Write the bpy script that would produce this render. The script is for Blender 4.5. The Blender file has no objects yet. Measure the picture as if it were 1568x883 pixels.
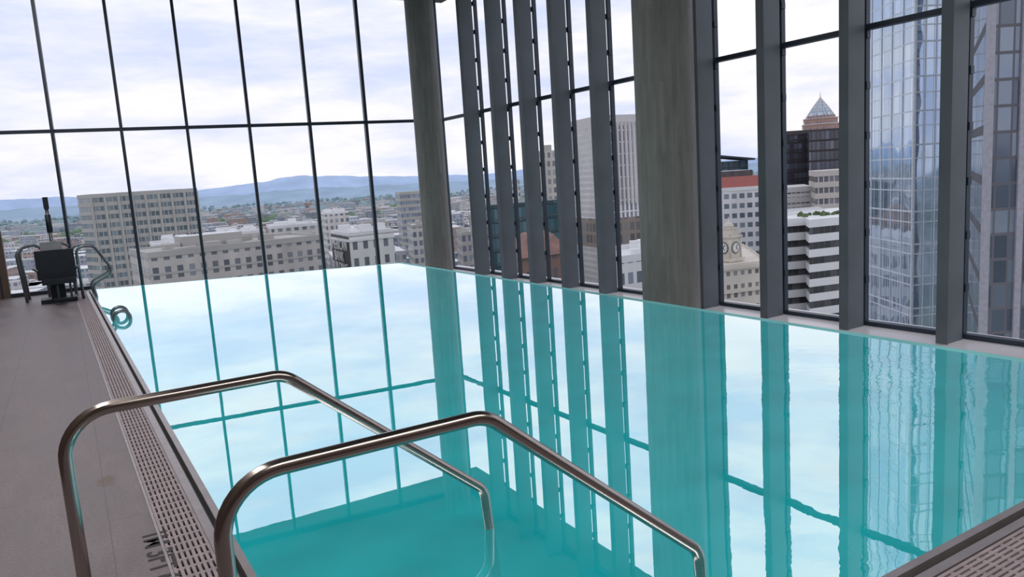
import bpy, math, random, bmesh
from math import *
from mathutils import Vector, Matrix
random.seed(7)
scene=bpy.context.scene
scene.view_settings.view_transform='Standard'
scene.view_settings.look='None'

# ------------------------------------------------------------------ nodes
def newmat(name):
    m=bpy.data.materials.new(name); m.use_nodes=True
    nt=m.node_tree
    for n in list(nt.nodes): nt.nodes.remove(n)
    out=nt.nodes.new('ShaderNodeOutputMaterial')
    return m,nt,out
def L(nt,a,b): nt.links.new(a,b)
def val(nt,sock,v):
    if isinstance(v,(int,float)): sock.default_value=v
    elif isinstance(v,(tuple,list)): sock.default_value=tuple(v)+((1,) if len(v)==3 and len(sock.default_value)==4 else ())
    else: nt.links.new(v,sock)
def M(nt,op,a,b=None,c=None):
    n=nt.nodes.new('ShaderNodeMath'); n.operation=op
    val(nt,n.inputs[0],a)
    if b is not None: val(nt,n.inputs[1],b)
    if c is not None: val(nt,n.inputs[2],c)
    return n.outputs[0]
def MIX(nt,f,a,b,bt='MIX'):
    n=nt.nodes.new('ShaderNodeMix'); n.data_type='RGBA'; n.blend_type=bt
    val(nt,n.inputs[0],f); val(nt,n.inputs[6],a); val(nt,n.inputs[7],b)
    return n.outputs[2]
def NOISE(nt,vec,scale,detail=3,rough=.5):
    n=nt.nodes.new('ShaderNodeTexNoise'); n.inputs['Scale'].default_value=scale
    n.inputs['Detail'].default_value=detail; n.inputs['Roughness'].default_value=rough
    if vec is not None: nt.links.new(vec,n.inputs['Vector'])
    return n.outputs[0]
def RAMP(nt,f,stops):
    n=nt.nodes.new('ShaderNodeValToRGB'); nt.links.new(f,n.inputs[0])
    cr=n.color_ramp
    while len(cr.elements)<len(stops): cr.elements.new(.5)
    for e,(p,c) in zip(cr.elements,stops):
        e.position=p; e.color=tuple(c)+(1,) if len(c)==3 else c
    return n.outputs[0]
def MAPR(nt,v,a,b,c,d):
    n=nt.nodes.new('ShaderNodeMapRange'); nt.links.new(v,n.inputs[0])
    for i,q in enumerate((a,b,c,d)): n.inputs[1+i].default_value=q
    return n.outputs[0]
def MAPV(nt,vec,scale=(1,1,1),rot=(0,0,0),loc=(0,0,0)):
    n=nt.nodes.new('ShaderNodeMapping'); nt.links.new(vec,n.inputs[0])
    n.inputs['Scale'].default_value=scale; n.inputs['Rotation'].default_value=rot; n.inputs['Location'].default_value=loc
    return n.outputs[0]
def PRIN(nt,out,col,rough=.5,metal=0,spec=.5,normal=None):
    p=nt.nodes.new('ShaderNodeBsdfPrincipled')
    val(nt,p.inputs['Base Color'],col); val(nt,p.inputs['Roughness'],rough); val(nt,p.inputs['Metallic'],metal)
    p.inputs['Specular IOR Level'].default_value=spec
    if normal is not None: nt.links.new(normal,p.inputs['Normal'])
    nt.links.new(p.outputs[0],out.inputs[0]); return p
def BUMP(nt,h,strength=.3,dist=.01):
    b=nt.nodes.new('ShaderNodeBump'); b.inputs['Strength'].default_value=strength; b.inputs['Distance'].default_value=dist
    nt.links.new(h,b.inputs['Height']); return b.outputs[0]
def OBJ(nt): return nt.nodes.new('ShaderNodeTexCoord').outputs['Object']

def simple(name,col,rough=.5,metal=0,var=.12,scale=4,spec=.5):
    m,nt,out=newmat(name)
    n=NOISE(nt,OBJ(nt),scale,4)
    f=MAPR(nt,n,.3,.7,1-var,1+var)
    c=MIX(nt,1.0,col,f,'MULTIPLY')
    PRIN(nt,out,c,rough,metal,spec)
    return m

def facade(name,wall,win,cw,ch,mx,my,win2=None,rough=.15,wallrough=.8,spec=.5,dirt=.12,metal=0,off=0.0,tilt=0.0):
    """wall with a regular grid of windows, driven by UVs in metres"""
    m,nt,out=newmat(name)
    uv=nt.nodes.new('ShaderNodeUVMap').outputs[0]
    s=nt.nodes.new('ShaderNodeSeparateXYZ'); L(nt,uv,s.inputs[0])
    U=M(nt,'DIVIDE',M(nt,'ADD',s.outputs[0],500.0),cw); V=M(nt,'DIVIDE',M(nt,'ADD',s.outputs[1],500.0+off),ch)
    fu=M(nt,'FRACT',U); fv=M(nt,'FRACT',V)
    a=M(nt,'GREATER_THAN',fu,mx); b=M(nt,'GREATER_THAN',fv,my)
    mask=M(nt,'MULTIPLY',a,b)
    cx=nt.nodes.new('ShaderNodeCombineXYZ'); L(nt,M(nt,'FLOOR',U),cx.inputs[0]); L(nt,M(nt,'FLOOR',V),cx.inputs[1])
    wn=nt.nodes.new('ShaderNodeTexWhiteNoise'); wn.noise_dimensions='2D'; L(nt,cx.outputs[0],wn.inputs['Vector'])
    rnd=wn.outputs[0]
    w2=win2 if win2 else tuple(min(1,c*2+.03) for c in win)
    wc=MIX(nt,M(nt,'POWER',rnd,2.0),win,w2)
    dn=NOISE(nt,MAPV(nt,uv,(.15,.05,1)),1.0,4)
    wallc=MIX(nt,1.0,wall,MAPR(nt,dn,.3,.7,1-dirt,1+dirt),'MULTIPLY')
    col=MIX(nt,mask,wallc,wc)
    r=M(nt,'ADD',M(nt,'MULTIPLY',mask,rough-wallrough),wallrough)
    p=PRIN(nt,out,col,r,0,spec)
    if metal: L(nt,M(nt,'MULTIPLY',mask,metal),p.inputs['Metallic'])
    if tilt:
        bn=NOISE(nt,MAPV(nt,uv,(.18,.09,1)),1.0,2)
        L(nt,BUMP(nt,bn,tilt,.6),p.inputs['Normal'])
    return m

# ------------------------------------------------------------------ mesh builder
class MB:
    def __init__(s): s.v=[];s.f=[];s.uv=[];s.m=[];s.sm=[]
    def face(s,pts,uvs,mat=0,smooth=False):
        i=len(s.v); s.v+= [tuple(p) for p in pts]; s.f.append(tuple(range(i,i+len(pts))))
        s.uv+=list(uvs); s.m.append(mat); s.sm.append(smooth)
    def prism(s,pts,z0,z1,mat=0,top=None,bottom=True):
        n=len(pts)
        if top is None: top=mat if not isinstance(mat,(list,tuple)) else mat[0]
        area=sum(pts[i][0]*pts[(i+1)%n][1]-pts[(i+1)%n][0]*pts[i][1] for i in range(n))
        mats=list(mat) if isinstance(mat,(list,tuple)) else [mat]*n
        if len(mats)<n: mats=mats+[mats[-1]]*(n-len(mats))
        if area<0:
            pts=list(reversed(pts)); mm=mats[:n]; mats=[mm[(n-2-i)%n] for i in range(n)]
        for i in range(n):
            a=pts[i]; b=pts[(i+1)%n]; d=hypot(b[0]-a[0],b[1]-a[1])
            s.face([(a[0],a[1],z0),(b[0],b[1],z0),(b[0],b[1],z1),(a[0],a[1],z1)],[(0,z0),(d,z0),(d,z1),(0,z1)],mats[i])
        s.face([(p[0],p[1],z1) for p in pts],[(p[0],p[1]) for p in pts],top)
        if bottom: s.face([(p[0],p[1],z0) for p in reversed(pts)],[(p[0],p[1]) for p in reversed(pts)],top)
    def box(s,x0,x1,y0,y1,z0,z1,mat=0,top=None):
        s.prism([(x0,y0),(x1,y0),(x1,y1),(x0,y1)],z0,z1,mat,top)
    def obox(s,cx,cy,w,d,ang,z0,z1,mat=0,top=None):
        c,sn=cos(ang),sin(ang)
        s.prism([(cx+c*x-sn*y,cy+sn*x+c*y) for x,y in ((-w/2,-d/2),(w/2,-d/2),(w/2,d/2),(-w/2,d/2))],z0,z1,mat,top)
    def tube(s,pts,r,seg=14,mat=0,cap=True):
        pts=[Vector(p) for p in pts]; n=len(pts)
        t=[(pts[min(i+1,n-1)]-pts[max(i-1,0)]).normalized() for i in range(n)]
        u=t[0].orthogonal().normalized(); rings=[]
        for i in range(n):
            u=(u-t[i]*u.dot(t[i])).normalized(); w=t[i].cross(u)
            rr=r[i] if isinstance(r,(list,tuple)) else r
            base=len(s.v)
            for k in range(seg):
                a=2*pi*k/seg; s.v.append(tuple(pts[i]+(u*cos(a)+w*sin(a))*rr))
            rings.append(base)
        for i in range(n-1):
            for k in range(seg):
                k2=(k+1)%seg
                s.f.append((rings[i]+k,rings[i]+k2,rings[i+1]+k2,rings[i+1]+k)); s.uv+=[(0,0)]*4; s.m.append(mat); s.sm.append(True)
        if cap:
            s.f.append(tuple(reversed(range(rings[0],rings[0]+seg)))); s.uv+=[(0,0)]*seg; s.m.append(mat); s.sm.append(False)
            s.f.append(tuple(range(rings[-1],rings[-1]+seg))); s.uv+=[(0,0)]*seg; s.m.append(mat); s.sm.append(False)
    def blob(s,c,r,mat=0,sub=1,sq=1.0,jit=.2):
        bm=bmesh.new(); bmesh.ops.create_icosphere(bm,subdivisions=sub,radius=1)
        base=len(s.v)
        for v in bm.verts:
            k=1+random.uniform(-jit,jit)
            s.v.append((c[0]+v.co.x*r*k,c[1]+v.co.y*r*k,c[2]+v.co.z*r*k*sq))
        for f in bm.faces:
            s.f.append(tuple(base+v.index for v in f.verts)); s.uv+=[(0,0)]*3; s.m.append(mat); s.sm.append(True)
        bm.free()
    def obj(s,name,mats,parent=None,bevel=0):
        me=bpy.data.meshes.new(name); me.from_pydata(s.v,[],s.f)
        ul=me.uv_layers.new(name='UVMap')
        flat=[c for q in s.uv for c in q]
        ul.data.foreach_set('uv',flat)
        me.polygons.foreach_set('material_index',s.m); me.polygons.foreach_set('use_smooth',s.sm)
        for m in (mats if isinstance(mats,(list,tuple)) else [mats]): me.materials.append(m)
        me.update()
        o=bpy.data.objects.new(name,me); scene.collection.objects.link(o)
        if parent: o.parent=parent
        if bevel:
            b=o.modifiers.new('bevel','BEVEL'); b.width=bevel; b.segments=2; b.limit_method='ANGLE'
        return o
def empty(name,loc=(0,0,0)):
    e=bpy.data.objects.new(name,None); scene.collection.objects.link(e); e.location=loc; return e
def fillet(pts,rad,seg=8):
    pts=[Vector(p) for p in pts]; out=[pts[0]]
    for i in range(1,len(pts)-1):
        a,b,c=pts[i-1],pts[i],pts[i+1]
        d1=(a-b).normalized(); d2=(c-b).normalized()
        ang=d1.angle(d2); r=rad[i-1] if isinstance(rad,(list,tuple)) else rad
        tl=min(r/tan(ang/2),(a-b).length*.49,(c-b).length*.49)
        p0=b+d1*tl; p2=b+d2*tl
        rr=tl*tan(ang/2); cen=b+(d1+d2).normalized()*(rr/sin(ang/2))
        v0=p0-cen; v2=p2-cen; th=v0.angle(v2)
        for k in range(seg+1):
            t=k/seg
            out.append(cen+(v0*sin((1-t)*th)+v2*sin(t*th))/sin(th))
    out.append(pts[-1]); return out

# ------------------------------------------------------------------ materials
m,nt,out=newmat('deck_stone'); DECK=m
oc=OBJ(nt)
br=nt.nodes.new('ShaderNodeTexBrick'); L(nt,MAPV(nt,oc,(1,1,1),(0,0,pi/2)),br.inputs['Vector'])
br.inputs['Scale'].default_value=1; br.inputs['Brick Width'].default_value=1.2; br.inputs['Row Height'].default_value=.6
br.inputs['Mortar Size'].default_value=.003; br.inputs['Mortar Smooth'].default_value=.1; br.offset=.5
br.inputs['Color1'].default_value=(.215,.185,.195,1); br.inputs['Color2'].default_value=(.225,.195,.205,1); br.inputs['Mortar'].default_value=(.16,.14,.145,1)
n1=NOISE(nt,MAPV(nt,oc,(3,.8,1)),1.5,7,.65); n2=NOISE(nt,oc,60,2)
c=MIX(nt,1,br.outputs[0],MAPR(nt,n1,.3,.7,.68,1.3),'MULTIPLY')
c=MIX(nt,1,c,MAPR(nt,n2,.3,.7,.88,1.12),'MULTIPLY')
vm=nt.nodes.new('ShaderNodeVectorMath'); vm.operation='DISTANCE'; L(nt,MAPV(nt,oc,(1,.45,1)),vm.inputs[0]); vm.inputs[1].default_value=(.02,4.85*.45,0)
st=M(nt,'ADD',vm.outputs['Value'],M(nt,'MULTIPLY',NOISE(nt,oc,14,3),.06))
c=MIX(nt,MAPR(nt,st,.06,.085,.6,0),c,(.14,.085,.04))
PRIN(nt,out,c,MAPR(nt,n1,.3,.7,.38,.6),0,.4,BUMP(nt,n2,.15,.002))

STEEL,nt,out=newmat('brushed_stainless')
n=NOISE(nt,MAPV(nt,OBJ(nt),(2,2,40)),3,3)
PRIN(nt,out,(.40,.355,.33),MAPR(nt,n,.3,.7,.14,.26),1)
DSTEEL=simple('dull_stainless',(.22,.24,.26),.35,.8,.1,8)
TRIMSTEEL=simple('gutter_stainless',(.40,.365,.37),.35,.5,.1,8)
GRATE=simple('grating_plastic',(.40,.34,.36),.6,0,.15,10)
CHAN=simple('gutter_channel_dark',(.06,.05,.053),.8,0)
FRAME=simple('mullion_navy',(.035,.05,.075),.4,.2,.1,3)
FIN=simple('fin_grey_steel',(.128,.148,.172),.5,.1,.12,2)
BASIN=simple('pool_plaster',(.30,.9,.9),.6,0,.08,2)
CEIL=simple('ceiling_paint',(.16,.13,.12),.8,0,.1,1)
WALLM=simple('wall_panel_dark',(.13,.09,.075),.6,0,.2,1.5)
BLACK=simple('black_plastic',(.012,.02,.03),.5,0,.2,6)
CANOPY=simple('grey_cover',(.32,.34,.36),.6,0,.1,6)
INK=simple('black_marking',(.03,.025,.03),.6,0,.1,20)
LEDGE,nt,out=newmat('overflow_water')
d=nt.nodes.new('ShaderNodeBsdfDiffuse'); d.inputs[0].default_value=(.93,.90,.92,1)
g_=nt.nodes.new('ShaderNodeBsdfGlossy'); g_.inputs['Roughness'].default_value=.2; g_.inputs[0].default_value=(.97,.94,.96,1)
mx=nt.nodes.new('ShaderNodeMixShader'); mx.inputs[0].default_value=.3; L(nt,d.outputs[0],mx.inputs[1]); L(nt,g_.outputs[0],mx.inputs[2]); L(nt,mx.outputs[0],out.inputs[0])

CONC,nt,out=newmat('board_marked_concrete')
tc=nt.nodes.new('ShaderNodeUVMap').outputs[0]
br=nt.nodes.new('ShaderNodeTexBrick'); L(nt,MAPV(nt,tc,(1,1,1),(0,0,pi/2)),br.inputs['Vector'])
br.inputs['Scale'].default_value=1; br.inputs['Brick Width'].default_value=.9; br.inputs['Row Height'].default_value=.055
br.inputs['Mortar Size'].default_value=.0015; br.inputs['Color1'].default_value=(.235,.225,.215,1); br.inputs['Color2'].default_value=(.285,.275,.26,1); br.inputs['Mortar'].default_value=(.2,.2,.19,1)
n1=NOISE(nt,MAPV(nt,tc,(7,1.0,1)),1.5,6,.6); n2=NOISE(nt,tc,40,3)
c=MIX(nt,1,br.outputs[0],MAPR(nt,n1,.3,.7,.84,1.16),'MULTIPLY')
PRIN(nt,out,c,.65,0,.4,BUMP(nt,n2,.3,.004))

# pool water: fresnel mirror over turquoise body, partly see-through
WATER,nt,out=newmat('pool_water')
oc=OBJ(nt)
a=NOISE(nt,MAPV(nt,oc,(1,1,1)),2.2,2,.5); b=NOISE(nt,oc,9,2,.5); msk=NOISE(nt,oc,.45,1)
sep=nt.nodes.new('ShaderNodeSeparateXYZ'); L(nt,oc,sep.inputs[0])
near=MAPR(nt,M(nt,'SUBTRACT',sep.outputs[0],M(nt,'MULTIPLY',sep.outputs[1],.9)),-.5,2.5,.12,1.0)
amp=M(nt,'MULTIPLY',MAPR(nt,msk,.42,.65,.15,1.0),near)
hgt=M(nt,'MULTIPLY',M(nt,'ADD',a,M(nt,'MULTIPLY',b,.25)),amp)
nrm=BUMP(nt,hgt,1.0,.0026)
fr=nt.nodes.new('ShaderNodeFresnel'); fr.inputs[0].default_value=2.9; L(nt,nrm,fr.inputs['Normal'])
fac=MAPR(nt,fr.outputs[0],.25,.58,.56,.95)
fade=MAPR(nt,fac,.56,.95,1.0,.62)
caus=nt.nodes.new('ShaderNodeTexVoronoi'); caus.feature='SMOOTH_F1'; L(nt,MAPV(nt,oc,(1,1.6,1)),caus.inputs['Vector']); caus.inputs['Scale'].default_value=2.6  # caustic light pattern painted into the water body colour
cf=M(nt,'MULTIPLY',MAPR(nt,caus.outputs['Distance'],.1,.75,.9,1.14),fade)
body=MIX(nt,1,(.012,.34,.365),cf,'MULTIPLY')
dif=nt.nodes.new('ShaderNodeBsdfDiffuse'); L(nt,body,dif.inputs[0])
em=nt.nodes.new('ShaderNodeEmission'); L(nt,body,em.inputs[0]); em.inputs[1].default_value=.45  # water body glows faintly, standing in for light scattered underwater
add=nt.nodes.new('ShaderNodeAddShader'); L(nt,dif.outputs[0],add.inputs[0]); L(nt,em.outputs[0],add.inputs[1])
trn=nt.nodes.new('ShaderNodeBsdfTransparent'); L(nt,MIX(nt,1,(.08,.56,.60),fade,'MULTIPLY'),trn.inputs[0])
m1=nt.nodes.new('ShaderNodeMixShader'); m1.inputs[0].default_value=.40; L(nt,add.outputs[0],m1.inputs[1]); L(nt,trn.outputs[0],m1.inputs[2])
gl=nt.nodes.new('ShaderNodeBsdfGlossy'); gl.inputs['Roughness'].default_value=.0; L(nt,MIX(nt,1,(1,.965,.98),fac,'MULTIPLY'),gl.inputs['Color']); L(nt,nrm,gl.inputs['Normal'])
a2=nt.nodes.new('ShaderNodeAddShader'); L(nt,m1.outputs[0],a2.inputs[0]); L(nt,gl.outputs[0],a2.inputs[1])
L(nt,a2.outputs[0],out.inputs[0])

GLASS,nt,out=newmat('window_glass')
tr=nt.nodes.new('ShaderNodeBsdfTransparent'); tr.inputs[0].default_value=(.985,.99,1,1)
gl=nt.nodes.new('ShaderNodeBsdfGlossy'); gl.inputs['Roughness'].default_value=.02
mx=nt.nodes.new('ShaderNodeMixShader'); mx.inputs[0].default_value=.003
L(nt,tr.outputs[0],mx.inputs[1]); L(nt,gl.outputs[0],mx.inputs[2]); L(nt,mx.outputs[0],out.inputs[0])

# ------------------------------------------------------------------ camera
r=radians(3.73); p=radians(8.36); yaw=radians(30.5)
F=Vector((cos(p)*sin(yaw),cos(p)*cos(yaw),-sin(p))); R0=Vector((cos(yaw),-sin(yaw),0)); U0=R0.cross(F)
cx=R0*cos(r)-U0*sin(r); cu=R0*sin(r)+U0*cos(r)
mat=Matrix((cx,cu,-F)).transposed().to_4x4(); mat.translation=Vector((0,0,1.6))
cd=bpy.data.cameras.new('camera'); cam=bpy.data.objects.new('camera',cd); scene.collection.objects.link(cam)
cam.matrix_world=mat; cd.sensor_width=36; cd.lens=36*1143/1568; cd.clip_end=30000; cd.clip_start=.05
scene.camera=cam

# ------------------------------------------------------------------ world
w=bpy.data.worlds.new('overcast_sky'); scene.world=w; w.use_nodes=True; nt=w.node_tree
for n in list(nt.nodes): nt.nodes.remove(n)
out=nt.nodes.new('ShaderNodeOutputWorld'); bg=nt.nodes.new('ShaderNodeBackground')
g=nt.nodes.new('ShaderNodeTexCoord').outputs['Generated']
sep=nt.nodes.new('ShaderNodeSeparateXYZ'); L(nt,g,sep.inputs[0])
cl=NOISE(nt,MAPV(nt,g,(1.5,1.5,6.5),(0,.06,0),(.3,.1,.2)),2.3,7,.58)
cc=RAMP(nt,cl,[(.36,(.60,.69,.94)),(.46,(.78,.82,.98)),(.54,(.95,.94,1.0)),(.66,(1.07,1.02,1.0))])
hz=RAMP(nt,MAPR(nt,sep.outputs[2],-.02,.5,0,1),[(0,(.72,.79,.95)),(.10,(.90,.87,.96)),(.3,(.97,.95,.99)),(1,(.94,.95,1))])
sky=MIX(nt,.78,hz,cc)
below=MIX(nt,MAPR(nt,sep.outputs[2],-.03,.0,0,1),(.22,.26,.30),sky)
L(nt,below,bg.inputs[0]); bg.inputs[1].default_value=1.06; L(nt,bg.outputs[0],out.inputs[0])

# ------------------------------------------------------------------ room
ZC=5.95
NL=(.53,1.6); NR=(6.0,1.6); FR=(5.9,14.62); FL=(.29,16.5)
def lx(y): return .555-.016*y
def wy(x): return 16.64-.106*x
def wx(y): return 8.25-.033*y
CN=(7.73,wy(7.73))
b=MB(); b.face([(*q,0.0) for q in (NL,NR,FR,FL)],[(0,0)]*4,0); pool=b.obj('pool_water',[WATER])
b=MB()
b.prism([NL,NR,FR,FL],-1.4,-1.25,0)
b.prism([(6.0,1.6),(6.12,1.6),(6.02,14.72),(.3,16.56),(.29,16.5),(5.9,14.62)],-1.4,-.004,0)
b.prism([(.5,1.55),(6.14,1.55),(6.14,1.6),(.53,1.6)],-1.4,-.06,0)
b.prism([(.50,1.6),(.53,1.6),(.29,16.5),(.26,16.5)],-1.4,-.06,0)
for k in range(4):
    b.box(.54,.54+.38*(4-k)+.1,1.62,3.6,-1.25,-1.25+.27*(k+1),0)
b.obj('pool_basin',[BASIN])
b=MB(); b.prism([(6.12,-3),(8.6,-3),(8.1,16.2),(.3,17.0),(.3,16.57),(6.02,14.73)],-.75,-.40,0); b.obj('floor_overflow_ledge',[LEDGE])
b=MB()
GW=.30
b.prism([(-1.9,-3),(lx(-3)-GW,-3),(lx(16.62)-GW,16.62),(-1.9,16.85)],-.3,0,0)
b.prism([(lx(-3)-GW,-3),(6.1,-3),(6.1,1.3),(lx(1.3)-GW,1.3)],-.3,0,0)
floor=b.obj('floor',[DECK])
b=MB()
b.prism([(lx(1.3)-GW,1.3),(lx(1.6)-.04,1.3),(lx(16.5)-.04,16.5),(lx(16.5)-GW,16.5)],-.12,-.03,1)
b.box(.2,6.1,1.3,1.54,-.12,-.03,1)
def strip(o0,o1,z0,z1,mt,y0=1.6,y1=16.5): b.prism([(lx(y0)-o0,y0),(lx(y0)-o1,y0),(lx(y1)-o1,y1),(lx(y1)-o0,y1)],z0,z1,mt)
for k in range(8):
    o=.285-.0235*k; strip(o,o-.014,-.012,.0,0,1.4)
y=1.45
while y<16.45:
    b.box(lx(y)-.288,lx(y)-.105,y,y+.022,-.014,-.003,0); y+=.09
strip(.30,.288,-.03,.004,2,1.32); strip(.105,.06,-.03,.003,2,1.57); strip(.035,.0,-.05,.012,2)
for k in range(8):
    o=1.31+.0235*k; b.box(.3,6.1,o,o+.014,-.012,0,0)
x=.3
while x<6.05:
    b.box(x,x+.022,1.31,1.49,-.014,-.003,0); x+=.09
b.box(.3,6.1,1.295,1.307,-.03,.004,2); b.box(.45,6.1,1.495,1.535,-.03,.003,2); b.box(.5,6.12,1.565,1.6,-.05,.012,2)
b.obj('pool_gutter_grating',[GRATE,CHAN,TRIMSTEEL])
b=MB(); b.box(-2.1,-1.9,-3.2,17.1,-.3,ZC,0); b.obj('wall_left',[WALLM])
b=MB(); b.box(-1.9,8.6,-3.2,-3.0,-.8,ZC,0); b.obj('wall_back',[WALLM])
b=MB(); b.box(-2.1,8.6,-3.2,17.1,ZC,ZC+.3,0); b.obj('ceiling',[CEIL])
ang=atan(-.106)
b=MB()
for x in [-1.14,.04,1.19,2.36,3.54,4.76,5.97,7.16]:
    z0=0 if x<.2 else -.40
    b.obox(x,wy(x),.055,.13,ang,z0,ZC,0)
    b.obox(x,wy(x)-.085,.03,.05,ang,z0,ZC,0)
def span(x0,x1,off,th,z0,z1,mt=0):
    b.prism([(x0,wy(x0)+off-th/2),(x1,wy(x1)+off-th/2),(x1,wy(x1)+off+th/2),(x0,wy(x0)+off+th/2)],z0,z1,mt)
span(-1.9,CN[0],0,.11,3.0,3.06); span(-1.9,CN[0],0,.12,ZC-.12,ZC); span(-1.9,.3,0,.12,0,.07); span(.3,CN[0],0,.12,-.40,-.34)
b.obj('wall_far_frame',[FRAME])
b=MB(); b.prism([(-1.9,wy(-1.9)-.1),(-1.02,wy(-1.02)-.1),(-1.02,wy(-1.02)+.1),(-1.9,wy(-1.9)+.1)],0,1.25,0); b.obj('wall_far_low_panel',[WALLM])
b=MB(); b.face([(-1.9,wy(-1.9)+.01,0-.4),(CN[0],CN[1]+.01,-.4),(CN[0],CN[1]+.01,ZC),(-1.9,wy(-1.9)+.01,ZC)],[(0,0)]*4); b.obj('window_1',[GLASS])
b=MB()
def rspan(y0,y1,off,th,z0,z1): b.prism([(wx(y0)+off-th/2,y0),(wx(y0)+off+th/2,y0),(wx(y1)+off+th/2,y1),(wx(y1)+off-th/2,y1)],z0,z1,0)
fy=[13.98,12.9,11.9,10.88,9.84,8.75,7.64,6.55,5.42,4.30,3.2,2.1,1.0,-.1,-1.2,-2.3]
rspan(-3,CN[1],0,.1,3.0,3.06); rspan(-3,CN[1],0,.12,ZC-.12,ZC); rspan(-3,CN[1],-.0,.1,-.40,-.35)
b.obox(CN[0],CN[1],.1,.1,0,-.40,ZC,0)
for y in fy:
    b.obox(wx(y),y,.07,.045,0,-.40,ZC,0)
b.obj('wall_right_frame',[FRAME])
b=MB(); b.face([(wx(-3)+.01,-3,-.4),(CN[0]+.01,CN[1],-.4),(CN[0]+.01,CN[1],ZC),(wx(-3)+.01,-3,ZC)],[(0,0)]*4); b.obj('window_2',[GLASS])
for y in fy:
    b=MB(); X=wx(y)
    b.box(X-.40,X-.10,y-.045,y+.045,-.40,ZC-.001,0)
    b.box(X-.41,X-.385,y-.06,y+.06,-.40,ZC-.001,0)
    z=.15
    while z<ZC-.1:
        b.box(X-.10,X-.036,y-.016,y+.016,z-.025,z+.025,1)
        b.box(X-.06,X-.036,y-.05,y+.05,z-.04,z+.04,1)
        b.box(X-.03,X+.012,y-.045,y-.023,z-.04,z+.04,1); z+=.56
    b.obj('glazing_fin',[FIN,FRAME])
def column(cx_,cy_,rad):
    b=MB(); n=64; z0,z1=-.40,ZC
    for k in range(n):
        a0,a1=2*pi*k/n,2*pi*(k+1)/n
        b.face([(cx_+rad*cos(a0),cy_+rad*sin(a0),z0),(cx_+rad*cos(a1),cy_+rad*sin(a1),z0),(cx_+rad*cos(a1),cy_+rad*sin(a1),z1),(cx_+rad*cos(a0),cy_+rad*sin(a0),z1)],
               [(a0*rad,z0),(a1*rad,z0),(a1*rad,z1),(a0*rad,z1)],0,True)
    b.face([(cx_+(rad+.015)*cos(2*pi*k/n),cy_+(rad+.015)*sin(2*pi*k/n),z0+.02) for k in range(n)],[(0,0)]*n,0)
    return b.obj('concrete_column',[CONC])
column(7.03,7.63,.39); column(7.03,15.05,.305)

def fill_panel(x,y,sx,sy,pw,col=(1,.94,.92)):  # unseen fill light on the ceiling, added to brighten deck, columns and rails
    b=MB(); b.box(x-sx/2-.04,x+sx/2+.04,y-sy/2-.04,y+sy/2+.04,ZC-.05,ZC,0); o=b.obj('added_fill_panel',[CANOPY])
    ld=bpy.data.lights.new('added_fill_light','AREA'); ld.shape='RECTANGLE'; ld.size=sx; ld.size_y=sy; ld.energy=pw; ld.color=col
    lo=bpy.data.objects.new('added_fill_light',ld); scene.collection.objects.link(lo); lo.location=(x,y,ZC-.06); lo.parent=o
fill_panel(-1.0,8,1.3,15,290); fill_panel(3.2,-1.4,6,1.6,190)

# ------------------------------------------------------------------ handrails
def handrail(y,x0,x1,x2,x3):
    b=MB()
    pts=fillet([(x0,y,0),(x0,y,.9),(x1,y,.9),(x2,y,.19),(x3,y,-.62)],[.16,.13,.1],10)
    b.tube(pts,.0225,20)
    b.tube([(x0,y,0),(x0,y,.012)],.05,24)
    b.obj('pool_handrail',[STEEL])
handrail(2.92,-.10,.66,1.50,1.56)
handrail(1.92,.24,1.01,1.86,1.92)

t=bpy.data.curves.new('depth_marking','FONT'); t.body='1M 3FT 6IN'; t.size=.155; t.extrude=.0006; t.offset=.002; t.space_character=.95
to=bpy.data.objects.new('depth_marking_text',t); scene.collection.objects.link(to)
to.matrix_world=Matrix(((0,1,0,.13),(-1,0,0,3.93),(0,0,1,.0012),(0,0,0,1))); t.materials.append(INK)

# ------------------------------------------------------------------ pool lift
e=empty('pool_lift',(-.28,15.1,0))
b=MB(); b.box(-.22,.32,-.22,.2,0,.07,0); b.box(-.06,.16,-.14,.1,.07,.4,0); b.obj('base',[BLACK],e,.02)
b=MB(); b.tube([(.06,.05,.05),(.06,.05,1.72)],.03,14,0); b.tube([(.06,.05,1.2),(.06,.05,1.5)],.045,14,1); b.box(.02,.10,.0,.1,1.6,1.8,1); b.obj('mast',[DSTEEL,BLACK],e)
b=MB(); b.box(-.22,.36,-.16,-.06,.40,.90,0); b.obj('seat_back_cover',[BLACK],e,.04)
b=MB(); b.box(-.16,.34,-.5,-.14,.34,.42,0); b.box(-.02,.3,-.62,-.5,.08,.11,0); b.tube([(.05,-.45,.36),(.05,-.56,.1)],.018,10,0); b.tube([(.24,-.45,.36),(.24,-.56,.1)],.018,10,0); b.obj('seat_and_footrest',[BLACK],e,.01)
b=MB(); b.prism([(-.12,-.12),(.2,-.12),(.14,.12),(-.06,.12)],.9,1.04,0); b.obj('control_box',[CANOPY],e,.02)
b=MB(); b.tube(fillet([(.06,.05,.95),(.1,.0,1.05),(.3,-.1,.95)],.06),.022,10,0); b.tube(fillet([(-.2,-.16,.55),(-.27,-.3,.62),(-.2,-.5,.6)],.05),.016,8,0); b.tube(fillet([(.36,-.16,.55),(.42,-.3,.62),(.36,-.5,.6)],.05),.016,8,0); b.obj('arms',[DSTEEL],e)
def hoop(name,pts,rad=.17,rt=.024):
    b=MB(); b.tube(fillet(pts,rad,9),rt,14); b.obj(name,[DSTEEL])
e0=15.45
hoop('grab_rail',[(-.72,e0,0),(-.78,e0,.95),(-.38,e0+.2,1.0),(-.38,e0+.22,0)])
hoop('grab_rail',[(-.70,e0+.5,0),(-.76,e0+.5,.95),(-.38,e0+.5,1.0),(-.38,e0+.52,0)])
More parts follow.
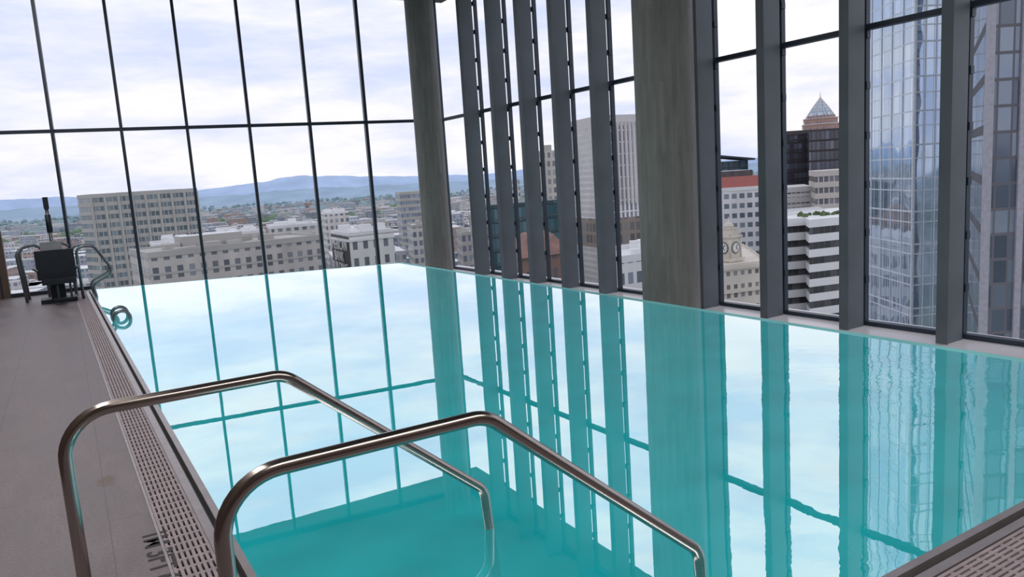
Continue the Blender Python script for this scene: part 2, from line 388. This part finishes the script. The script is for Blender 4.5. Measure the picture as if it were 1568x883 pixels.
hoop('pool_ladder_rail',[(.03,15.7,0),(.06,15.7,.92),(.4,15.7,.9),(.66,15.7,.42),(.28,15.7,.22),(.36,15.7,-.3)],.12)
hoop('pool_ladder_rail',[(.13,15.1,0),(.12,15.1,.92),(.4,15.1,.9),(.66,15.1,.42),(.30,15.1,.22),(.38,15.1,-.3)],.12)
hoop('pool_step_rail',[(.42,12.2,-.3),(.43,12.2,.12),(.62,12.2,.12),(.66,12.2,-.3)],.1)
hoop('pool_step_rail',[(.42,11.7,-.3),(.43,11.7,.12),(.62,11.7,.12),(.66,11.7,-.3)],.1)

# ------------------------------------------------------------------ city
GZ=-70
def pol(az,d): return (d*sin(radians(az)),d*cos(radians(az)))
def zt(tn,d): return 1.6+tn*d
ROOF=simple('roof_grey',(.42,.42,.44),.9,0,.2,.05)
ROOFW=simple('roof_white',(.68,.69,.71),.9,0,.15,.05)
WHITE=simple('white_precast',(.74,.74,.75),.8,0,.06,.1)
BEIGE=simple('beige_precast',(.42,.41,.39),.8,0,.08,.1)
def quad(p1,p2,p3):
    a,b_,c=pol(*p1),pol(*p2),pol(*p3)
    return [a,b_,c,(a[0]+c[0]-b_[0],a[1]+c[1]-b_[1])]
def scale(pts,k,off=(0,0)):
    cx_=sum(q[0] for q in pts)/len(pts); cy_=sum(q[1] for q in pts)/len(pts)
    return [(cx_+(q[0]-cx_)*k+off[0],cy_+(q[1]-cy_)*k+off[1]) for q in pts]
def lerp(pts,u,v):
    a,b_,c,d=pts
    return (a[0]+(b_[0]-a[0])*u+(d[0]-a[0])*v, a[1]+(b_[1]-a[1])*u+(d[1]-a[1])*v)
def roofstuff(b,pts,z,n,mt,hmax=3,s=3):
    a=atan2(pts[1][1]-pts[0][1],pts[1][0]-pts[0][0])
    for _ in range(n):
        q=lerp(pts,random.uniform(.15,.85),random.uniform(.15,.85))
        b.obox(q[0],q[1],random.uniform(.5,1)*s,random.uniform(.5,1)*s,a,z,z+random.uniform(.4,1)*hmax,mt)
def bands(b,pts,z0,z1,fl,bh,k,mt):
    z=z0
    while z<z1-.1:
        b.prism(scale(pts,k),z,z+bh,mt); z+=fl
def parapet(b,pts,z,h,mt,k=1.01):
    o=scale(pts,k); i=scale(pts,k-.03); n=len(pts)
    for j in range(n):
        b.prism([o[j],o[(j+1)%n],i[(j+1)%n],i[j]],z-.3,z+h,mt)

q=quad((1.0,345),(1.75,332),(8.3,334)); b=MB(); Z=zt(.009,332)
FA=facade('banded_glass_beige',(.36,.37,.37),(.10,.13,.15),1.6,3.3,.22,.25)
b.prism(q,GZ,Z,[0,0,0,0],1)
bands(b,q,Z-3.3*14,Z+.5,3.3,1.5,1.012,2)
for k in range(9):
    u=k/8; a=q[1];c=q[2]; b.obox(a[0]+(c[0]-a[0])*u,a[1]+(c[1]-a[1])*u,.9,.9,0,GZ,Z,2)
b.prism(scale(q,.6,(3,0)),Z,Z+1.6,2,1); b.obj('banded_office_building',[FA,ROOF,BEIGE])
q=quad((3.6,205),(4.7,182),(16.6,196)); b=MB(); Z=zt(-.064,186)
FB=facade('historic_facade',(.50,.47,.45),(.13,.14,.16),2.6,4.2,.5,.35,dirt=.15)
b.prism(q,GZ,Z,0,1); bands(b,q,Z-8.6,Z+.5,4.3,.5,1.008,2); parapet(b,q,Z,1.0,2)
b.prism(scale(q,.35,(-4,3)),Z,Z+3.2,2,1); roofstuff(b,q,Z,16,2,2.4,4)
b.obj('historic_department_store',[FB,ROOFW,BEIGE])
for (a1,a2,d,tn,nm) in ((9.2,12.6,300,-.047,'low_white_building'),(13,16.4,290,-.043,'low_white_building'),(5.2,8.6,250,-.054,'low_beige_building'),(16.9,18.6,420,-.03,'apartment_building')):
    q=quad((a1-.3,d+22),(a1,d),(a2,d+4)); b=MB(); Z=zt(tn,d)
    b.prism(q,GZ,Z,0,1); parapet(b,q,Z,.8,2); roofstuff(b,q,Z,9,2,2.6,4)
    b.obj(nm,[facade(nm+'_wall',(.62,.60,.58),(.16,.18,.2),3,3.6,.45,.45),ROOFW,WHITE])
q=quad((17.15,226),(18.45,205),(21.8,212)); b=MB(); Z=zt(-.061,205)
FC=facade('bank_white_facade',(.72,.71,.70),(.15,.16,.18),3.2,4.6,.55,.5); BR=simple('dark_brick',(.10,.095,.10),.9,0,.2,.5)
b.prism(q,GZ,Z,[2,0,0,2],1); bands(b,q,Z-1.6,Z,9,.7,1.02,3); parapet(b,q,Z,.9,3,1.0); roofstuff(b,q,Z,8,3,2.6,3.5)
bank=b.obj('bank_building',[FC,ROOFW,BR,WHITE])
t=bpy.data.curves.new('sign_text','FONT'); t.body='AMERICAN\nBANK\nBUILDING'; t.align_x='CENTER'; t.align_y='CENTER'; t.size=4.0; t.extrude=.05; t.space_line=.8
so=bpy.data.objects.new('painted_sign_text',t); scene.collection.objects.link(so); so.parent=bank; t.materials.append(WHITE)
A_=Vector((*q[0],0)); B_=Vector((*q[1],0)); dx=(B_-A_).normalized(); nrm_=dx.cross(Vector((0,0,1))).normalized()
mm=Matrix((dx,Vector((0,0,1)),nrm_)).transposed().to_4x4(); mm.translation=(A_+B_)/2+nrm_*.6+Vector((0,0,Z-6)); so.matrix_world=mm
q=quad((22.2,430),(22.5,410),(24.8,414)); b=MB(); Z=zt(-.012,410)
b.prism(q,GZ,Z,0,1); bands(b,q,Z-3.4*16,Z+.4,3.4,1.5,1.02,2); b.obj('grey_banded_tower',[facade('gbt',(.35,.37,.4),(.16,.19,.24),1.5,3.4,.2,.3),ROOF,BEIGE])
for (a1,a2,d,tn) in ((19.5,21.6,330,-.048),(23.2,25.6,300,-.055),(26.9,28.3,260,-.07),(28.0,29.4,215,-.055),(30.6,31.6,420,-.004)):
    q=quad((a1-.4,d+22),(a1,d),(a2,d+4)); b=MB(); Z=zt(tn,d); b.prism(q,GZ,Z,0,1); parapet(b,q,Z,.8,2); roofstuff(b,q,Z,5,2,2.2,3)
    b.obj('midrise_building',[facade('mid%d'%int(d),random.choice([(.55,.54,.52),(.42,.40,.39),(.6,.6,.62)]),(.14,.16,.2),2.4,3.5,.4,.42),ROOFW,BEIGE])
q=quad((28.5,192),(29.1,168),(34.4,176)); b=MB(); Z=zt(-.034,170)
b.prism(q,GZ,Z,0,1); bands(b,q,Z-3.3*14,Z+.3,3.3,.25,1.01,2)
b.obj('dark_glass_office',[facade('dark_green_glass',(.03,.05,.06),(.03,.09,.11),1.4,3.3,.08,.12,(.12,.2,.24),rough=.08),ROOF,simple('dark_spandrel',(.07,.09,.1),.5)])
q=quad((32.1,322),(32.5,300),(34.9,304)); b=MB(); Z=zt(.022,300)
FG=facade('beige_grid',(.52,.50,.46),(.16,.17,.18),2.2,3.5,.45,.4)
b.prism(q,GZ,Z,0,1); b.prism(scale(q,.72,(1.2,0)),Z,Z+3.6,0,1); b.prism(scale(q,.3,(1.8,0)),Z+3.6,Z+6,2,1); b.obj('beige_stepped_tower',[FG,ROOF,BEIGE])
q=quad((30.6,150),(31.2,122),(35.2,128)); b=MB(); Z=zt(-.107,122)
RED=simple('terracotta_roof',(.20,.11,.09),.8,0,.25,.4)
b.prism(q,GZ,Z,0,1); o=scale(q,1.05); i=scale(q,.55)
for j in range(4):
    j2=(j+1)%4; b.face([(*o[j],Z),(*o[j2],Z),(*i[j2],Z+2.6),(*i[j],Z+2.6)],[(0,0)]*4,1)
b.face([(*k,Z+2.6) for k in i],[(0,0)]*4,1)
b.obj('brick_hip_roof_building',[facade('brickwall',(.24,.15,.12),(.1,.1,.12),1.8,3.4,.5,.45),RED])
q=quad((35.6,240),(37.9,222),(41.6,232)); b=MB(); Z=zt(.074,222)
FH=facade('fine_concrete_grid',(.62,.60,.59),(.40,.40,.43),1.0,1.8,.45,.4,(.5,.5,.53)); FH2=facade('finned_facade',(.78,.76,.77),(.20,.20,.25),1.5,3.4,.42,.10,(.32,.32,.38))  # fine grid colours paled so they carry distance haze
b.prism(q,GZ,Z-3.2,[0,1,0,1],2); b.prism(scale(q,1.004),Z-3.2,Z,3,2)
a=Vector(q[1]); c=Vector(q[2]); dv=(c-a)
for k in range(14):
    pt=a+dv*(k/13); b.obox(pt.x,pt.y,.35,1.1,atan2(dv.y,dv.x),Z-26,Z-2,3)
b.prism(scale(q,1.03),Z-38.5,Z-30,4,2)
b.obj('tall_concrete_tower',[FH,FH2,ROOF,simple('tower_crown',(.60,.57,.58),.8),facade('brown_podium',(.28,.23,.20),(.12,.12,.12),2.2,3.5,.3,.3)])
q=quad((37.9,128),(38.6,112),(42.2,118)); b=MB(); Z=zt(-.119,112); b.prism(q,GZ,Z,0,1); parapet(b,q,Z,.8,2); roofstuff(b,q,Z,5,2,2,2)
b.obj('white_midrise',[facade('whitegrid',(.72,.71,.70),(.12,.14,.17),1.7,3.2,.4,.45),ROOFW,WHITE])
q=quad((44.2,290),(45.0,262),(49.7,268)); b=MB(); Z=zt(-.033,262)
b.prism(q,GZ,Z,0,1); parapet(b,q,Z,.9,2)
b.prism(scale(q,.86),Z,Z+4.4,3,3); b.prism(scale(q,.66),Z+4.4,Z+6.4,4,1)
b.obj('white_grid_office',[facade('wg2',(.70,.70,.72),(.10,.12,.16),2.6,3.3,.35,.5,(.25,.28,.33)),ROOFW,WHITE,simple('red_terrace',(.46,.16,.14),.8),BR])
q=quad((45.3,345),(45.9,320),(48.4,324)); b=MB(); Z=zt(.004,320)
b.prism(q,GZ,Z,0,1); o=scale(q,1.3)
b.face([(*o[0],Z+3.5),(*o[1],Z+3.4),(*o[2],Z+.6),(*o[3],Z+.8)],[(0,0)]*4,1); b.face([(*o[3],Z+.1),(*o[2],Z-.1),(*o[1],Z+2.6),(*o[0],Z+2.7)],[(0,0)]*4,1)
b.face([(*o[1],Z+2.6),(*o[2],Z-.1),(*o[2],Z+.6),(*o[1],Z+3.4)],[(0,0)]*4,1)
b.obj('dark_canopy_tower',[facade('dct',(.08,.09,.11),(.05,.10,.13),2.4,3.4,.2,.2),simple('dark_roof_plate',(.05,.06,.09),.6)])
# clock tower
e=empty('clock_tower',(0,0,0)); d0=130
CREAM=simple('cream_terracotta',(.60,.55,.48),.8,0,.1,.4)
FCR=facade('cream_arcade',(.62,.57,.50),(.14,.13,.13),1.35,3.6,.5,.4)
c0=pol(46.95,d0); an=radians(-46.75+50); Zb=zt(-.121,d0)
def ring(b,w_,z0,z1,mt=0,top=None): b.obox(c0[0],c0[1],w_,w_,an,z0,z1,mt,top)
b=MB(); ring(b,3.2,Zb-4,Zb-.2,0); ring(b,3.6,Zb-.2,Zb+.3,0); ring(b,2.7,Zb+.3,Zb+3.7,0); ring(b,3.2,Zb+3.7,Zb+4.0,0); ring(b,2.0,Zb+4.0,Zb+5.1,0); ring(b,2.2,Zb+5.1,Zb+5.3,0)
for sx in (-1,1):
    for sy in (-1,1):
        X=c0[0]+cos(an)*1.3*sx-sin(an)*1.3*sy; Y=c0[1]+sin(an)*1.3*sx+cos(an)*1.3*sy
        b.tube([(X,Y,Zb+.3),(X,Y,Zb+3.7)],.22,10); b.tube([(X,Y,Zb+4.0),(X,Y,Zb+4.9)],[.2,.02],10)
b.tube([(c0[0],c0[1],Zb+5.3),(c0[0],c0[1],Zb+5.7),(c0[0],c0[1],Zb+6.1),(c0[0],c0[1],Zb+6.3),(c0[0],c0[1],Zb+7.1)],[.9,.85,.5,.15,.04],20)
b.obj('tower_body',[CREAM],e)
b=MB()
for dirn in ((0,-1),(1,0),(0,1),(-1,0)):
    nx=cos(an)*dirn[0]-sin(an)*dirn[1]; ny=sin(an)*dirn[0]+cos(an)*dirn[1]
    P0=Vector((c0[0]+nx*1.35,c0[1]+ny*1.35,Zb+2.0)); nv=Vector((nx,ny,0)); tv=Vector((-ny,nx,0))
    b.tube([P0-nv*.05,P0+nv*.10],1.0,28,1); b.tube([P0,P0+nv*.14],.84,28,0)
    for ang_,ln in ((.6,.6),(2.4,.45)):
        dv=(tv*sin(ang_)+Vector((0,0,1))*cos(ang_)); b.tube([P0+nv*.16,P0+nv*.16+dv*ln],.07,6,1)
    for hh in range(12):
        dv=(tv*sin(hh*pi/6)+Vector((0,0,1))*cos(hh*pi/6)); b.tube([P0+nv*.15+dv*.62,P0+nv*.15+dv*.78],.05,5,1)
b.obj('clock_faces',[simple('dial_white',(.75,.74,.7),.6),simple('dial_dark',(.08,.08,.08),.6)],e)
q=quad((44.6,150),(45.6,122),(49.6,128)); b=MB(); Z=Zb-1.0
b.prism(q,GZ,Z,0,1); bands(b,q,Z-7.6,Z+.2,3.8,.6,1.03,2); parapet(b,q,Z,.9,2)
b.obj('podium_block',[FCR,ROOF,CREAM],e)
# bronze tower etc.
q=quad((49.9,330),(50.5,300),(55.4,312)); b=MB(); Z=zt(.036,300)
b.prism(q,GZ,Z,0,1); b.prism(scale(q,1.02),Z-1.5,Z,2,1); bands(b,q,Z-3.6*12,Z-3,3.6,.5,1.01,2)
b.prism(quad((52.4,303),(52.5,292),(55.6,298)),GZ,Z-1.0,0,1)
b.obj('bronze_glass_tower',[facade('bronze',(.035,.03,.035),(.05,.05,.065),1.6,3.6,.14,.2,(.16,.18,.24),rough=.08),ROOF,simple('bronze_band',(.05,.042,.045),.5)])
e=empty('pyramid_top_tower'); d0=400; c0=pol(53.25,d0)
def octp(rr): return [(c0[0]+rr*cos(pi/8+k*pi/4),c0[1]+rr*sin(pi/8+k*pi/4)) for k in range(8)]
b=MB(); za,zb,zc,zd=zt(.040,d0),zt(.047,d0),zt(.051,d0),zt(.073,d0)
b.prism(octp(8.6),GZ,za,0,1); b.prism(octp(8.9),za,za+.6,2); b.prism(octp(8.0),za+.6,zb,0,1); b.prism(octp(8.3),zb,zb+.5,2); b.prism(octp(6.9),zb+.5,zc,0,1)
P=octp(6.4); top=(c0[0],c0[1],zd)
for k in range(8):
    a,c=P[k],P[(k+1)%8]
    m1=[(a[0]*.62+c0[0]*.38,a[1]*.62+c0[1]*.38,zc+(zd-zc)*.42),(c[0]*.62+c0[0]*.38,c[1]*.62+c0[1]*.38,zc+(zd-zc)*.42)]
    b.face([(*a,zc),(*c,zc),m1[1],m1[0]],[(0,0),(4,0),(4,4),(0,4)],3); b.face([m1[0],m1[1],top],[(0,4),(4,4),(2,8)],3)
    b.tube([(*a,zc),m1[0],top],.16,5,2)
b.tube([(c0[0],c0[1],zd-.5),(c0[0],c0[1],zd+2.6)],[.25,.06],6,2)
b.obj('tower_shaft_and_roof',[facade('salmon',(.40,.25,.21),(.16,.14,.16),1.5,2.9,.45,.4),ROOF,simple('salmon_trim',(.55,.45,.42),.7),facade('blue_pyramid',(.55,.58,.62),(.24,.30,.38),1.3,1.4,.22,.2)],e)
for (a1,a2,d,tn,wl) in ((50.2,52.7,262,-.040,(.62,.60,.60)),(52.9,56.2,250,-.022,(.55,.50,.47))):
    q=quad((a1-.4,d+25),(a1,d),(a2,d+6)); b=MB(); Z=zt(tn,d); b.prism(q,GZ,Z,0,1); bands(b,q,Z-3.4*10,Z+.4,3.4,1.7,1.015,2); roofstuff(b,q,Z,3,2,1.6,3)
    b.obj('pale_midrise',[facade('pm%d'%int(d),wl,(.12,.12,.14),1.6,3.4,.2,.3),ROOFW,simple('pmband%d'%int(d),wl,.8)])
q=quad((49.7,205),(50.2,180),(55.4,190)); b=MB(); Z=zt(-.082,181)
b.prism(q,GZ,Z,0,1); bands(b,q,Z-3.3*16,Z+.3,3.3,1.75,1.03,2)
q2=quad((52.3,182),(52.5,176),(55.4,184)); b.prism(q2,GZ,Z+.2,0,1); bands(b,q2,Z-3.3*16,Z+.4,3.3,1.75,1.03,2)
b.prism(scale(q,.5,(2,3)),Z,Z+2.6,2,1); SHR=simple('terrace_shrub',(.08,.12,.045),.9,0,.5,1.5)
for k in range(20):
    u=random.uniform(.35,.95); a=Vector(q[1]); c=Vector(q[2]); inw=(Vector(q[0])-a).normalized()
    pp=a+(c-a)*u+inw*random.uniform(1,7); b.blob((pp.x,pp.y,Z+1.9),random.uniform(.4,1.0),3,1)
b.obj('white_stepped_office',[facade('wso',(.1,.1,.1),(.045,.045,.05),1.6,3.3,.06,.05),ROOF,WHITE,SHR])
# glass tower
q=quad((55.35,92),(59.0,80),(62.6,84)); b=MB()
GO=facade('blue_curtain_wall',(.54,.60,.67),(.40,.49,.61),1.05,3.1,.07,.05,(.54,.62,.73),rough=.04,wallrough=.4,metal=.75,tilt=.25)
b.prism(q,GZ,95,[0,0,0,0],1)
a=Vector(q[1]); b.tube([(a.x,a.y,GZ),(a.x,a.y,95)],.16,8,2)
for z in range(-68,95,3):
    b.prism(scale(q,1.006),z*1.0,z+.10,2)
for (i0,i1,nn) in ((0,1,6),(1,2,6)):
    a=Vector(q[i0]); c=Vector(q[i1])
    for k in range(nn+1):
        pt=a+(c-a)*(k/nn); b.obox(pt.x,pt.y,.1,.14,atan2((c-a).y,(c-a).x),GZ,95,2)
b.obj('glass_curtain_tower',[GO,ROOF,simple('white_mullion',(.62,.66,.72),.4)])
# darker stone/glass tower
q=quad((62.2,74),(63.0,56),(68.6,60)); b=MB()
GP=facade('stone_glass_tower',(.10,.10,.12),(.06,.09,.13),1.5,3.2,.20,.20,(.35,.42,.52),rough=.05,metal=.3,tilt=.2)
GP2=facade('stone_piers',(.135,.13,.15),(.10,.12,.16),.95,1.6,.14,.12,(.30,.35,.43),rough=.05,metal=.4,tilt=.2)
b.prism(q,GZ,90,[0,1,0,1],2); a=Vector(q[1]); c=Vector(q[2])
for k in (.03,.33,.52,.75,1.0):
    pt=a+(c-a)*k; b.obox(pt.x,pt.y,.42,.3,atan2((c-a).y,(c-a).x),GZ,90,3)
b.obj('stone_and_glass_tower',[GP,GP2,ROOF,simple('pale_pier',(.36,.35,.40),.6)])
q=quad((55.6,66),(56.4,60),(60.5,62)); b=MB(); Z=zt(-.30,60); b.prism(q,GZ,Z,0,1); roofstuff(b,q,Z,4,1,1,1); b.obj('lower_office',[facade('lo',(.4,.38,.36),(.1,.12,.14),1.6,3.2,.4,.4),ROOF])

# distant city
wallcols=[((.46,.46,.47),(.2,.22,.25)),((.62,.59,.57),(.24,.26,.3)),((.40,.30,.27),(.18,.17,.18)),((.40,.42,.46),(.18,.22,.28)),((.28,.30,.33),(.14,.17,.22))]
mats=[facade('city%d'%i,a_,b_,3.5,4,.4,.45) for i,(a_,b_) in enumerate(wallcols)]
b=MB(); n=0
while n<3000:
    az=random.uniform(-8,62); d=380*(10**random.uniform(0,1.0))
    if az>26 and d<600: continue
    if abs(az-17.7)<1.6 and d<480: continue
    if abs(az-23.5)<2.2 and d<470: continue
    Wd=random.uniform(14,42)*(1 if d<1500 else 1.4); Dp=random.uniform(14,36)
    hh=random.choice([6,8,10,12,15,18,24,30]) * (1.0 if d<1800 else .8)
    if d<900 and az>9: hh+=10
    x,y=pol(az,d); k=random.randrange(5)
    b.obox(x,y,Wd,Dp,radians(-14)+random.choice([0,0,0,.3]),GZ,GZ+hh,k,random.choice([5,5,6]))
    if random.random()<.3: b.obox(x,y,Wd*.3,Dp*.3,radians(-14),GZ+hh,GZ+hh+3,k,5)
    n+=1
b.obj('distant_city',mats+[ROOFW,ROOF])
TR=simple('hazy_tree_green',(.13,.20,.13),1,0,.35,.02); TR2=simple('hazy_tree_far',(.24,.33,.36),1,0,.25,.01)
b=MB(); n=0
while n<4400:
    az=random.uniform(-8,62); d=450*(10**random.uniform(0,1.12)); x,y=pol(az,d); s=random.uniform(5,11)*(1 if d<1500 else 1.6)
    if abs(az-17.7)<1.6 and d<480: continue
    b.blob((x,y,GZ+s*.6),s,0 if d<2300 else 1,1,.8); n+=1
b.obj('distant_trees',[TR,TR2])
G,nt,out=newmat('hazy_ground')
oc=OBJ(nt); ln=nt.nodes.new('ShaderNodeVectorMath'); ln.operation='LENGTH'; L(nt,oc,ln.inputs[0])
n1=NOISE(nt,oc,.006,8,.7); n2=NOISE(nt,oc,.03,4,.7)
c=RAMP(nt,n1,[(.38,(.13,.18,.13)),(.5,(.25,.28,.25)),(.6,(.42,.42,.42))])
c=MIX(nt,1,c,MAPR(nt,n2,.3,.7,.6,1.4),'MULTIPLY')
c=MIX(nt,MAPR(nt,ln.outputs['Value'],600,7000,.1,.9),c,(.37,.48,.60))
PRIN(nt,out,c,1,0,.0)
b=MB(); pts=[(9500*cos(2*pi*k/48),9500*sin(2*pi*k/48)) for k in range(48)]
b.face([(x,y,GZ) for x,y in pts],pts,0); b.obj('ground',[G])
sil=[(-20,.010),(-10,.012),(-3,.013),(0,.0125),(2,.009),(5,.007),(8,.011),(10.5,.013),(12.7,.016),(14,.0195),(15.5,.021),(17,.019),(20,.0155),(23,.012),(26,.010),(29,.008),(33,.012),(40,.008),(48,.006),(54,.008),(58,.014),(62,.010),(72,.012)]
def H(az):
    for (a0,t0),(a1,t1) in zip(sil,sil[1:]):
        if a0<=az<=a1:
            u=(az-a0)/(a1-a0); u=u*u*(3-2*u); return t0+(t1-t0)*u
    return .01
def hills(name,col,d,kf,off,jit,seed):
    random.seed(seed); b=MB(); az=-20; prev=None
    ph=[random.uniform(0,6) for _ in range(4)]
    while az<=72:
        tn=H(az)*kf+off+jit*(sin(az*1.7+ph[0])+.6*sin(az*3.9+ph[1])+.35*sin(az*9.1+ph[2]))
        z=zt(tn,d); row=[(*pol(az,d-500),GZ-2),(*pol(az,d-200),GZ+(z-GZ)*.6),(*pol(az,d),z),(*pol(az,d+200),GZ)]
        if prev:
            for j in range(3): b.face([prev[j],row[j],row[j+1],prev[j+1]],[(0,0)]*4,0,True)
        prev=row; az+=.25
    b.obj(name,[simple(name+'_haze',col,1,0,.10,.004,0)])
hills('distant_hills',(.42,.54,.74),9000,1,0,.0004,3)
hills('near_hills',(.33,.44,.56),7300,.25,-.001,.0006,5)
